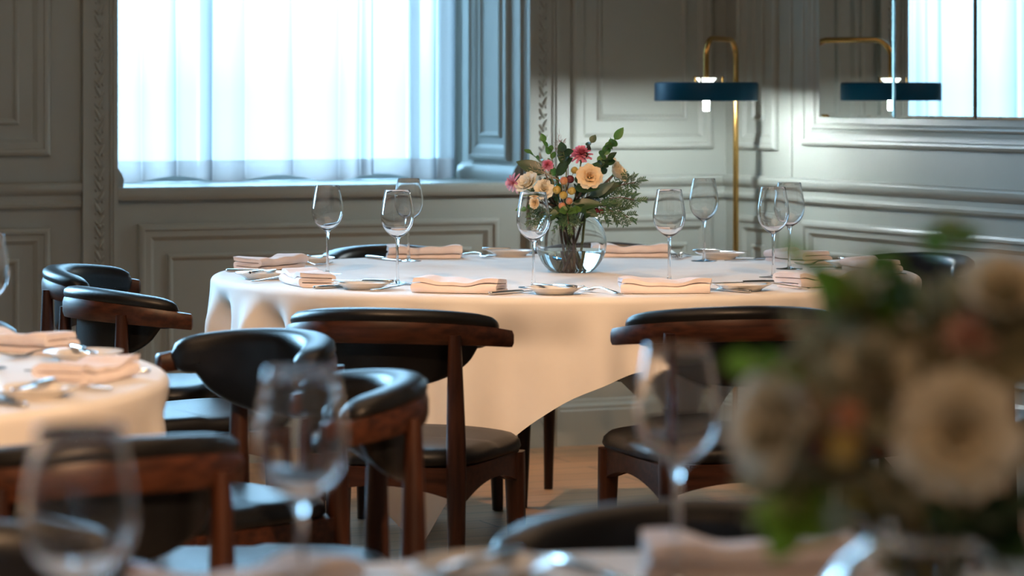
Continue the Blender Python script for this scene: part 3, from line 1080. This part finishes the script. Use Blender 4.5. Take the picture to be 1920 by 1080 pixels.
def orient(direction, spin=0.0):
    return (Vector(direction).to_track_quat('Z', 'Y') @ Quaternion((0, 0, 1), spin))
def petals_rose(size, open_, rnd, layers=None):
    mb = MB()
    rings = layers or ((3, .05, -4, 4, .60, .55), (4, .12, 2, 14, .68, .62), (5, .20, 10, 34, .76, .70), (6, .27, 22, 72, .84, .74), (7, .30, 38, 108, .92, .74))
    for i, (n, r0, t0, t1, L, Wd) in enumerate(rings):
        for j in range(n):
            ang = 2 * PI * (j + rnd.uniform(-.12, .12)) / n + i * 1.3
            nu, nv = 7, 7
            vs, fs = [], []
            ph = rnd.uniform(0, 6)
            tj = rnd.uniform(-6, 6)
            rho, z = r0 * .5 * size, -.05 * size
            rows = []
            for v in range(nv):
                tv = v / (nv - 1)
                th = R((t0 + tj) + (t1 * open_ - t0) * tv ** 1.3)
                if v:
                    rho += L * size / (nv - 1) * math.sin(th)
                    z += L * size / (nv - 1) * math.cos(th)
                if v == 1:
                    rho += (r0 * .5) * size * .6
                w = Wd * size * math.sin(PI * (.13 + .70 * tv)) ** .8
                row = []
                for u in range(nu):
                    uu = -1 + 2 * u / (nu - 1)
                    wrap = min(1.6, w / (max(rho, .01 * size) + .28 * size))
                    a = ang + uu * wrap
                    rr_ = rho + .05 * size * math.sin(uu * 4 + ph) * tv ** 2
                    zz = z - .10 * size * uu * uu * tv + .035 * size * math.sin(uu * 7 + ph) * tv
                    row.append((rr_ * math.cos(a), rr_ * math.sin(a), zz))
                rows.append(row)
            for r in rows:
                vs += r
            for v in range(nv - 1):
                for u in range(nu - 1):
                    q = v * nu + u
                    fs.append((q, q + 1, q + nu + 1, q + nu))
            mb.add(vs, fs)
    return mb
def head_obj(mb, name, m, root, direction, spin):
    o = mb.build(name, m, root, angle=180)
    o.rotation_mode = 'QUATERNION'
    o.rotation_quaternion = orient(direction, spin)
    return o
def stem_obj(root, V, head, rnd, m, r=.0022, off=Vector((0, 0, 0)), full=True):
    pts = [p - head for p in stem_path(V, head + off, rnd, full=full)]
    MB().tube(pts, [r * (1.0 if i else .8) for i in range(len(pts))], 8).build('stem', m, root)
def rose(V, head, direction, size, open_, m, label, group, rnd, name='rose'):
    root = empty(name, head)
    dn = Vector(direction).normalized()
    head_obj(petals_rose(size, open_, rnd), 'bloom', m, root, dn, rnd.uniform(0, 6))
    mb = MB()
    for k in range(5):
        leaf_mesh(mb, Vector((0, 0, -.06 * size)), Vector((math.cos(k * 1.256), math.sin(k * 1.256), .45)), size * .55, size * .10)
    mb.lathe([(0, -.20 * size), (.10 * size, -.17 * size), (.15 * size, -.08 * size), (.12 * size, 0), (0, 0)], 10)
    head_obj(mb, 'calyx', M_LEAF, root, dn, 0)
    stem_obj(root, V, head, rnd, rnd.choice((M_STEM, M_BROWN, M_BROWN, M_STEM, M_YSTEM)), .0036, -dn * size * .12)
    tag(root, label, 'flower', group)
def pompon(V, head, direction, size, m, label, group, rnd, name='chrysanthemum', n=70):
    root = empty(name, head)
    mb = MB()
    for k in range(n):
        t = (k + .5) / n
        el = R(88 - 95 * t)
        az = k * 2.39996
        d = Vector((math.cos(el) * math.cos(az), math.cos(el) * math.sin(az), math.sin(el)))
        L = size * (.62 + .38 * t) * rnd.uniform(.85, 1.08)
        leaf_mesh(mb, d * size * .06, d + Vector((0, 0, -.18 * t)), L, size * .13, cup=.35, notch=True)
    head_obj(mb, 'bloom', m, root, direction, 0)
    stem_obj(root, V, head, rnd, M_STEM, .0020)
    tag(root, label, 'flower', group)
def leaf_mesh(mb, base, direction, L, hw, cup=.25, bend=.25, normal=None, notch=False):
    d = Vector(direction).normalized()
    up = Vector(normal) if normal else Vector((0, 0, 1))
    s = d.cross(up)
    if s.length < 1e-3:
        s = d.cross(Vector((1, 0, 0)))
    s.normalize()
    nn = s.cross(d).normalized()
    vs, fs = [], []
    K = 7
    for i in range(K + 1):
        t = i / K
        if notch:
            w = hw * (.35 + .65 * math.sin(PI * min(1, t * .72 + .05)))
        else:
            w = hw * math.sin(PI * t ** .8) ** .85 + hw * .04
        c = base + d * (L * t) - nn * (bend * L * t * t * .5)
        for u in (-1, -.5, 0, .5, 1):
            vs.append(c + s * (w * u) + nn * (cup * w * abs(u)))
    for i in range(K):
        for u in range(4):
            q = i * 5 + u
            fs.append((q, q + 1, q + 6, q + 5))
    mb.add(vs, fs)
def sprig(V, base, tip, m, label, group, rnd, n=7, L=.028, hw=.010, name='leafy_sprig', stem_m=None, flat=None):
    """leaves along a twig that runs from base (inside the bouquet) to tip"""
    root = empty(name, base)
    d = tip - base
    side = d.cross(Vector((0, 0, 1)))
    side = side.normalized() if side.length > 1e-3 else Vector((1, 0, 0))
    pts = spline([Vector((0, 0, 0)), d * .5 + side * rnd.uniform(-.012, .012) + Vector((0, 0, .006)), d], 6)
    full = [p - base for p in stem_path(V, base, rnd, full=rnd.random() < .15)][::-1] + pts[1:]
    MB().tube(full, [.0016] * (len(full) - len(pts) + 1) + [.0012 - .0007 * i / len(pts) for i in range(len(pts) - 1)], 7).build('stem', stem_m or M_STEM, root)
    mb = MB()
    for k in range(n):
        t = .15 + .85 * (k + 1) / n
        i = min(len(pts) - 1, int(t * (len(pts) - 1)))
        p = pts[i]
        td = (pts[min(i + 1, len(pts) - 1)] - pts[max(i - 1, 0)]).normalized()
        az = k * 2.4 + rnd.uniform(-.4, .4)
        sd = side if k % 2 else -side
        v = td * .45 + sd * .95 + Vector((0, rnd.uniform(-.7, .35), rnd.uniform(-.15, .4)))
        if k == n - 1:
            v = td
        nm = Vector((rnd.uniform(-.5, .5), -1, rnd.uniform(.1, .9))) if flat is None else Vector(flat)
        leaf_mesh(mb, p, v, L * rnd.uniform(.8, 1.15), hw * rnd.uniform(.85, 1.1), normal=nm)
    mb.build('leaves', m, root, angle=180)
    tag(root, label, 'foliage', group)
def big_leaf(V, base, tip, hw, m, label, group, rnd, normal=(0, -1, .4), name='broad_leaf'):
    root = empty(name, base)
    mb = MB()
    d = tip - base
    leaf_mesh(mb, Vector((0, 0, 0)), d, d.length, hw, cup=.22, bend=.3, normal=normal)
    mb.build('blade', m, root, angle=180)
    stem_obj(root, V, base, rnd, M_BROWN, .0018, full=False)
    tag(root, label, 'leaf', group)
def cypress(V, base, tip, label, group, rnd, m=None, name='cypress_sprig', spread=.045, nb=11):
    root = empty(name, base)
    d = tip - base
    pts = spline([Vector((0, 0, 0)), d * .55 + Vector((0, 0, .010)), d], 8)
    full = [p - base for p in stem_path(V, base, rnd, full=rnd.random() < .15)][::-1] + pts[1:]
    MB().tube(full, .0013, 7).build('stem', M_BROWN, root)
    mb = MB()
    dn = d.normalized()
    s = dn.cross(Vector((0, 1, 0)))
    s = s.normalized() if s.length > 1e-3 else Vector((1, 0, 0))
    for k in range(nb):
        t = .15 + .85 * k / (nb - 1)
        p = pts[min(len(pts) - 1, int(t * (len(pts) - 1)))]
        sd = s * (1 if k % 2 else -1)
        bl = spread * (1.15 - .6 * t) * rnd.uniform(.75, 1.2)
        bd = (dn * .9 + sd * .75 + Vector((0, rnd.uniform(-.6, .4), rnd.uniform(-.2, .25)))).normalized()
        if k == nb - 1:
            bd = dn
        bp = [p + bd * bl * q / 5 + Vector((0, 0, -.12 * bl * (q / 5) ** 2)) for q in range(6)]
        mb.tube(bp, [.0012, .0012, .0011, .001, .0009, .0006], 6)
        for q in range(1, 6):
            for e in (-1, 1):
                nd = (bd * .8 + s.cross(bd).normalized() * rnd.uniform(-.5, .5) + bd.cross(Vector((0, 1, 0))).normalized() * e * .7)
                leaf_mesh(mb, bp[q], nd, .0115 * rnd.uniform(.8, 1.3), .0016, cup=.2, bend=.1, normal=(0, -1, .2))
    mb.build('needles', m or M_CYP, root, angle=180)
    tag(root, label, 'foliage', group)
def twig(V, base, tip, label, group, rnd, m, name='fine_twig', depth=3, width=.0008, ang=.55):
    root = empty(name, base)
    mb = MB()
    full = [p - base for p in stem_path(V, base, rnd, full=rnd.random() < .15)][::-1]
    mb.tube(full, width * 1.5, 6)
    def grow(p, d, L, dep, w):
        q1 = p + d * L * .5 + Vector((rnd.uniform(-1, 1), rnd.uniform(-1, 1), rnd.uniform(-1, 1))) * L * .06
        q2 = p + d * L
        mb.tube([p, q1, q2], [w, w * .85, w * .7], 5)
        if dep:
            for k in range(3 if dep > 1 else 2):
                sp = ang * rnd.uniform(.6, 1.4)
                ax = Vector((rnd.uniform(-1, 1), rnd.uniform(-1, 1), rnd.uniform(-1, 1))).cross(d)
                if ax.length < 1e-3:
                    continue
                nd = Quaternion(ax.normalized(), sp) @ d
                grow(q1 if k == 0 else q2, nd, L * rnd.uniform(.5, .75), dep - 1, w * .75)
    d = tip - base
    grow(Vector((0, 0, 0)), d.normalized(), d.length * .5, depth, width)
    mb.build('twig_branches', m, root, angle=180)
    tag(root, label, 'twig', group)
def berries(V, base, pts, r, mats, label, group, rnd, name='berry_sprig'):
    root = empty(name, base)
    mb = MB()
    full = [p - base for p in stem_path(V, base, rnd, full=rnd.random() < .15)][::-1]
    mb.tube(full, .0016, 7)
    for p in pts:
        mb.tube(spline([Vector((0, 0, 0)), (p - base) * .5 + Vector((0, .004, .004)), p - base], 4), .0008, 6)
    mb.build('stem', M_BROWN, root)
    for i, p in enumerate(pts):
        b = MB()
        rad = r * rnd.uniform(.9, 1.1)
        b.lathe([(0, -rad), (rad * .55, -rad * .86), (rad * .92, -rad * .35), (rad, .1 * rad), (rad * .82, .62 * rad), (rad * .35, .93 * rad), (rad * .16, .90 * rad), (rad * .12, 1.06 * rad), (0, 1.0 * rad)], 14)
        o = b.build('berry', mats[i % len(mats)], root, angle=70)
        o.location = p - base
        o.rotation_mode = 'QUATERNION'
        o.rotation_quaternion = orient((rnd.uniform(-.6, .6), -1, rnd.uniform(-.5, .3)))
    tag(root, label, 'berries', group)

V1 = Vector((0.156, 7.86, TZ))
vase(V1, 'round clear glass vase of flowers at the middle of the big table', 'clear water standing low in the vase on the big table')
def b1(px, y, dy=0.0):                     # a point of the bouquet: picture column and row, and depth from the vase
    d = V1.y + dy
    return Vector(((px - 960) / 5600 * d, d, CAMZ - (y - 170) * d / 5600))
rnd = random.Random(21)
GR, GP, GL, GC, GW = 'roses in the vase on the big table', 'pink flowers in the vase on the big table', 'leafy stems in the vase on the big table', 'cypress sprigs in the vase on the big table', 'twigs in the vase on the big table'
rose(V1, b1(992, 348, -.05), (-.55, -.55, .65), .036, .62, M_IVORY, 'ivory rose at the left of the in-focus bouquet, beside the pink bloom', GR, rnd)
rose(V1, b1(1020, 356, -.085), (-.1, -1, .25), .026, .9, M_CREAM, 'cream open rose left of the yellow berries in the in-focus bouquet', GR, rnd)
rose(V1, b1(1003, 380, -.085), (-.3, -1, -.1), .017, .6, M_APRI, 'small yellow rosebud low at the left, seen through the front glass', GR, rnd)
rose(V1, b1(1105, 332, -.085), (.05, -1, .30), .033, 1.0, M_APRI, 'open apricot rose in the middle right of the in-focus bouquet', GR, rnd)
rose(V1, b1(1152, 327, -.02), (.75, -.35, .55), .036, .42, M_CREAM, 'cream rosebud leaning right at the right side of the in-focus bouquet', GR, rnd)
rose(V1, b1(1140, 305, .01), (.2, -.5, .9), .022, .5, M_CREAM, 'small cream bud high at the right among green sprig leaves', GR, rnd)
pompon(V1, b1(1090, 290, -.03), (.0, -.6, .8), .030, M_PINK, 'bright pink ruffled flower at the top of the in-focus bouquet', GP, rnd)
pompon(V1, b1(963, 343, -.03), (-.85, -.5, .1), .028, M_PALEPINK, 'pale pink flower at the far left of the in-focus bouquet', GP, rnd, n=46)
pompon(V1, b1(1026, 310, -.05), (-.1, -.8, .5), .017, M_PINK, 'small pink flower half hidden by tan twigs, upper left of the in-focus bouquet', GP, rnd)
berries(V1, b1(1058, 372, -.045), [b1(1044, 356, -.095), b1(1056, 366, -.10), b1(1072, 358, -.10), b1(1067, 377, -.09), b1(1077, 319, -.06), b1(1057, 339, -.09), b1(1069, 336, -.085), b1(1054, 386, -.08)], .0105,
        [M_BERRYG, M_BERRYG, M_BERRYG, M_BERRYP, M_BERRYG, M_BERRYP, M_BERRYD, M_BERRYP], 'cluster of yellow and rosy berries at the bouquet centre', 'berries in the vase on the big table', rnd)
berries(V1, b1(1105, 390, -.03), [b1(1118, 395, -.06), b1(1127, 397, -.06)], .0072, [M_BERRYD], 'pair of dark red berries under the foliage at the right', 'berries in the vase on the big table', rnd)
for bx, tx, n, L, hw, m, lb in (
    ((1118, 318, -.02), (1152, 262, -.03), 9, .036, .0125, M_LEAF, 'fresh green leafy sprig rising at the top right of the bouquet'),
    ((1040, 320, -.01), (1022, 266, .0), 7, .027, .008, M_LEAF, 'green leafy sprig pointing up at the top left of the bouquet'),
    ((1030, 320, -.03), (996, 288, -.02), 6, .028, .008, M_LEAF, 'green leafy sprig leaning left above the ivory rose'),
    ((1062, 320, -.04), (1056, 284, -.05), 7, .027, .011, M_DLEAF, 'dark green sprig between the pink flower and tan twigs'),
    ((1085, 320, -.03), (1108, 268, -.02), 6, .028, .009, M_DLEAF, 'dark green sprig directly right of the bright pink flower'),
    ((1120, 335, -.03), (1140, 300, -.05), 7, .030, .011, M_DLEAF, 'dark green sprig behind the apricot rose'),
    ((1030, 400, -.04), (985, 392, -.04), 6, .024, .009, M_LEAF, 'green sprig low at the left behind the front wine glass'),
    ((1055, 395, -.06), (1040, 405, -.10), 8, .026, .010, M_DLEAF, 'dark green sprig over the rim of the vase'),
    ((1085, 395, -.05), (1100, 400, -.09), 8, .028, .011, M_DLEAF, 'dark green sprig hanging over the right rim of the vase'),
    ((1060, 395, -.03), (1012, 362, -.05), 9, .030, .012, M_DLEAF, 'dark green sprig between the cream rose and the ivory rose'),
    ((1065, 395, -.02), (1040, 330, -.02), 9, .030, .012, M_LEAF, 'mid green sprig behind the cream open rose'),
    ((1075, 395, -.03), (1085, 345, -.04), 9, .030, .012, M_DLEAF, 'dark green sprig between the berries and the apricot rose'),
    ((1080, 400, -.03), (1125, 365, -.04), 9, .030, .012, M_DLEAF, 'dark green sprig under the grey-green leaf at the right'),
    ((1075, 400, -.05), (1060, 395, -.10), 9, .026, .011, M_LEAF, 'mid green sprig hanging below the berries'),
    ((1060, 400, -.04), (1020, 405, -.07), 9, .026, .010, M_DLEAF, 'dark green sprig drooping over the left rim of the vase'),
    ((1060, 390, .03), (1030, 345, .05), 8, .03, .012, M_DLEAF, 'dark leafy sprig at the back left of the bouquet'),
    ((1090, 380, .03), (1115, 330, .05), 8, .03, .012, M_DLEAF, 'dark leafy sprig at the back right of the bouquet')):
    sprig(V1, b1(*bx), b1(*tx), m, lb, GL, rnd, n, L, hw)
for bx, tx, hw, m, lb, nm in (
    ((1022, 325, -.03), (968, 300, -.02), .019, M_DLEAF, 'broad dark leaf at the upper left of the bouquet', (-.2, -1, .5)),
    ((1078, 352, -.07), (1122, 350, -.10), .018, M_DLEAF, 'broad dark leaf below the apricot rose', (0, -1, .7)),
    ((1105, 368, -.06), (1150, 342, -.07), .014, M_GLEAF, 'long grey-green leaf right of the apricot rose', (.2, -1, .3)),
    ((1110, 372, -.05), (1168, 338, -.04), .014, M_DLEAF, 'long dark leaf below the leaning cream rosebud', (.2, -1, .5)),
    ((1070, 385, -.06), (1128, 380, -.08), .016, M_DLEAF, 'broad dark leaf low in the bouquet, above the vase', (0, -1, .5)),
    ((1045, 330, -.03), (1066, 294, -.06), .013, M_DLEAF, 'upright dark leaf left of the bright pink flower', (0, -1, .2)),
    ((1100, 330, -.02), (1130, 302, -.04), .014, M_DLEAF, 'dark leaf tilted right above the apricot rose', (0, -1, .3)),
    ((1040, 400, -.05), (1070, 412, -.095), .013, M_DLEAF, 'dark leaf drooping over the front of the vase', (0, -1, .5))):
    big_leaf(V1, b1(*bx), b1(*tx), hw, m, lb, GL, rnd, nm)
for bx, tx, lb in (
    ((1115, 375, -.03), (1190, 342, -.04), 'uppermost cypress sprig reaching right of the bouquet'),
    ((1118, 380, -.03), (1190, 375, -.05), 'cypress sprig reaching level to the right'),
    ((1116, 384, -.04), (1178, 408, -.06), 'lowest cypress sprig drooping at the right'),
    ((1100, 388, -.05), (1150, 398, -.07), 'short cypress sprig beside the dark berries'),
    ((1040, 395, -.06), (1000, 415, -.08), 'cypress sprig drooping behind the front wine glass'),
    ((1060, 395, -.07), (1066, 420, -.11), 'cypress sprig hanging over the middle of the vase')):
    cypress(V1, b1(*bx), b1(*tx), lb, GC, rnd)
twig(V1, b1(1062, 300, .0), b1(1048, 262, .0), 'reddish fine twig fanning out at the top of the bouquet', GW, rnd, M_TWIGRED, depth=4)
twig(V1, b1(1066, 300, .01), b1(1036, 258, .01), 'reddish fine twig leaning left at the top of the bouquet', GW, rnd, M_TWIGRED, depth=3)
twig(V1, b1(1052, 340, -.06), b1(1000, 312, -.08), 'tan dry twig spreading over the small pink flower', GW, rnd, M_TWIGTAN, depth=4, width=.0010)
twig(V1, b1(1050, 338, -.07), b1(1012, 330, -.10), 'tan dry twig above the cream open rose', GW, rnd, M_TWIGTAN, depth=4, width=.0010)
twig(V1, b1(1070, 400, -.06), b1(1075, 440, -.10), 'dark fine twig hanging before the vase glass', GW, rnd, M_BROWN, depth=3, width=.0006)

V3 = Vector((0.30, 2.12, TZ))
vase(V3, 'blurred round glass vase at the bottom right corner', 'clear water in the blurred vase at the bottom right')
def b3(px, y, dy=0.0):
    d = V3.y + dy
    return Vector(((px - 960) / 5600 * d, d, CAMZ - (y - 170) * d / 5600))
rnd = random.Random(33)
HR, HL, HP = 'roses in the blurred foreground bouquet', 'foliage in the blurred foreground bouquet', 'pink flowers in the blurred foreground bouquet'
rose(V3, b3(1795, 815, -.12), (-.05, -1, .2), .042, 1.0, M_CREAM, 'largest blurred cream rose facing us in the foreground bouquet', HR, rnd)
rose(V3, b3(1470, 800, -.06), (-.75, -.6, .2), .040, .62, M_IVORY, 'blurred ivory rose at the left of the foreground bouquet', HR, rnd)
rose(V3, b3(1880, 560, -.02), (.1, -.6, .8), .034, .6, M_CREAM, 'blurred cream bud at the top right of the foreground bouquet', HR, rnd)
rose(V3, b3(1640, 700, -.05), (-.2, -.8, .6), .030, .8, M_CREAM, 'blurred cream rose above the ivory one in the foreground bouquet', HR, rnd)
pompon(V3, b3(1820, 635, -.03), (0, -.8, .5), .021, M_PALEPEACH, 'blurred pale peach flower above the largest cream rose', HP, rnd, n=46)
pompon(V3, b3(1640, 610, .0), (-.4, -.4, .8), .020, M_PALEPINK, 'blurred small pink flower at the upper left of the foreground bouquet', HP, rnd, n=40)
berries(V3, b3(1600, 810, -.06), [b3(1530, 770, -.08), b3(1545, 830, -.09), b3(1590, 780, -.10), b3(1580, 840, -.1)], .0115, [M_BERRYP, M_BERRYD, M_BERRYP, M_BERRYG], 'blurred reddish berries right of the ivory rose', 'berries in the blurred foreground bouquet', rnd)
for bx, tx, n, L, hw, m, lb in (
    ((1770, 520, .0), (1776, 440, .02), 3, .026, .010, M_LEAF, 'blurred green sprig reaching highest from the foreground bouquet'),
    ((1640, 640, -.02), (1515, 495, -.02), 6, .026, .009, M_BRIGHT, 'blurred green sprig pointing up left toward the big table'),
    ((1680, 650, -.03), (1590, 560, -.05), 9, .032, .013, M_BRIGHT, 'blurred bright green sprig left of the bouquet top'),
    ((1720, 650, -.03), (1672, 520, -.03), 9, .032, .013, M_LEAF, 'blurred green sprig upright at the bouquet top'),
    ((1560, 760, -.04), (1420, 690, -.05), 7, .030, .009, M_BRIGHT, 'blurred green sprig at the left, over the right chair back'),
    ((1560, 940, -.06), (1480, 985, -.09), 8, .032, .013, M_BRIGHT, 'blurred bright sprig hanging above the big napkin'),
    ((1900, 950, -.05), (1800, 960, -.12), 9, .036, .016, M_DLEAF, 'blurred dark green sprig below the largest cream rose'),
    ((1780, 930, -.05), (1720, 930, -.10), 9, .036, .016, M_OLIVE, 'blurred olive sprig at the lower middle of the foreground bouquet'),
    ((1900, 700, -.02), (1930, 600, -.02), 8, .034, .014, M_OLIVE, 'blurred olive sprig at the right edge under the cream bud'),
    ((1700, 780, .02), (1690, 660, .0), 10, .036, .015, M_OLIVE, 'blurred olive sprig in the centre of the foreground bouquet'),
    ((1620, 800, .02), (1560, 680, .0), 10, .034, .014, M_OLIVE, 'blurred olive sprig behind the reddish berries'),
    ((1820, 760, .0), (1880, 700, -.04), 10, .036, .015, M_OLIVE, 'blurred olive sprig right of the pink flower'),
    ((1740, 860, -.04), (1660, 800, -.08), 10, .036, .014, M_OLIVE, 'blurred olive sprig left of the largest cream rose'),
    ((1640, 880, .0), (1540, 900, -.04), 10, .034, .013, M_OLIVE, 'blurred olive sprig low at the left of the foreground bouquet'),
    ((1780, 720, .02), (1740, 600, .02), 10, .036, .014, M_OLIVE, 'blurred olive sprig under the topmost leaves'),
    ((1850, 880, .0), (1930, 850, -.05), 10, .036, .015, M_OLIVE, 'blurred olive sprig at the right edge beside the largest rose'),
    ((1780, 980, -.04), (1860, 1010, -.10), 10, .036, .015, M_DLEAF, 'blurred dark sprig over the rim of the foreground vase'),
    ((1660, 760, .03), (1580, 600, .02), 10, .036, .014, M_OLIVE, 'blurred olive sprig at the upper left, before the right wall chair'),
    ((1700, 700, .03), (1640, 560, .03), 10, .036, .014, M_OLIVE, 'blurred olive sprig under the bright upper left leaves'),
    ((1600, 850, .0), (1450, 880, -.02), 10, .034, .014, M_OLIVE, 'blurred olive sprig below the ivory rose'),
    ((1600, 760, .0), (1500, 700, -.02), 10, .034, .014, M_OLIVE, 'blurred olive sprig above the ivory rose'),
    ((1850, 700, .03), (1850, 560, .03), 10, .038, .016, M_OLIVE, 'blurred olive sprig behind the pale peach flower'),
    ((1720, 900, .03), (1600, 960, .0), 10, .034, .013, M_OLIVE, 'blurred olive sprig behind the hanging bright leaves')):
    sprig(V3, b3(*bx), b3(*tx), m, lb, HL, rnd, n, L, hw)
for bx, tx, lb in (
    ((1700, 720, -.03), (1570, 640, -.04), 'blurred cypress sprig at the upper left of the foreground bouquet'),
    ((1640, 860, -.04), (1470, 890, -.06), 'blurred cypress sprig drooping left above the napkin'),
    ((1820, 700, -.03), (1900, 640, -.04), 'blurred cypress sprig at the upper right of the foreground bouquet'),
    ((1700, 800, -.07), (1590, 720, -.10), 'blurred cypress sprig before the olive leaves')):
    cypress(V3, b3(*bx), b3(*tx), lb, HL, rnd, M_OLIVE, spread=.06)
twig(V3, b3(1700, 800, -.06), b3(1600, 700, -.10), 'blurred tan twig spreading across the foreground bouquet', HL, rnd, M_TWIGTAN, depth=4, width=.0013)
twig(V3, b3(1780, 720, -.06), b3(1720, 620, -.08), 'blurred tan twig left of the pink flower', HL, rnd, M_TWIGTAN, depth=4, width=.0013)
twig(V3, b3(1640, 900, -.06), b3(1480, 870, -.08), 'blurred tan twig reaching left over the chair back', HL, rnd, M_TWIGTAN, depth=4, width=.0013)
twig(V3, b3(1840, 930, -.08), b3(1780, 1000, -.12), 'blurred tan twig hanging before the foreground vase', HL, rnd, M_TWIGTAN, depth=4, width=.0013)
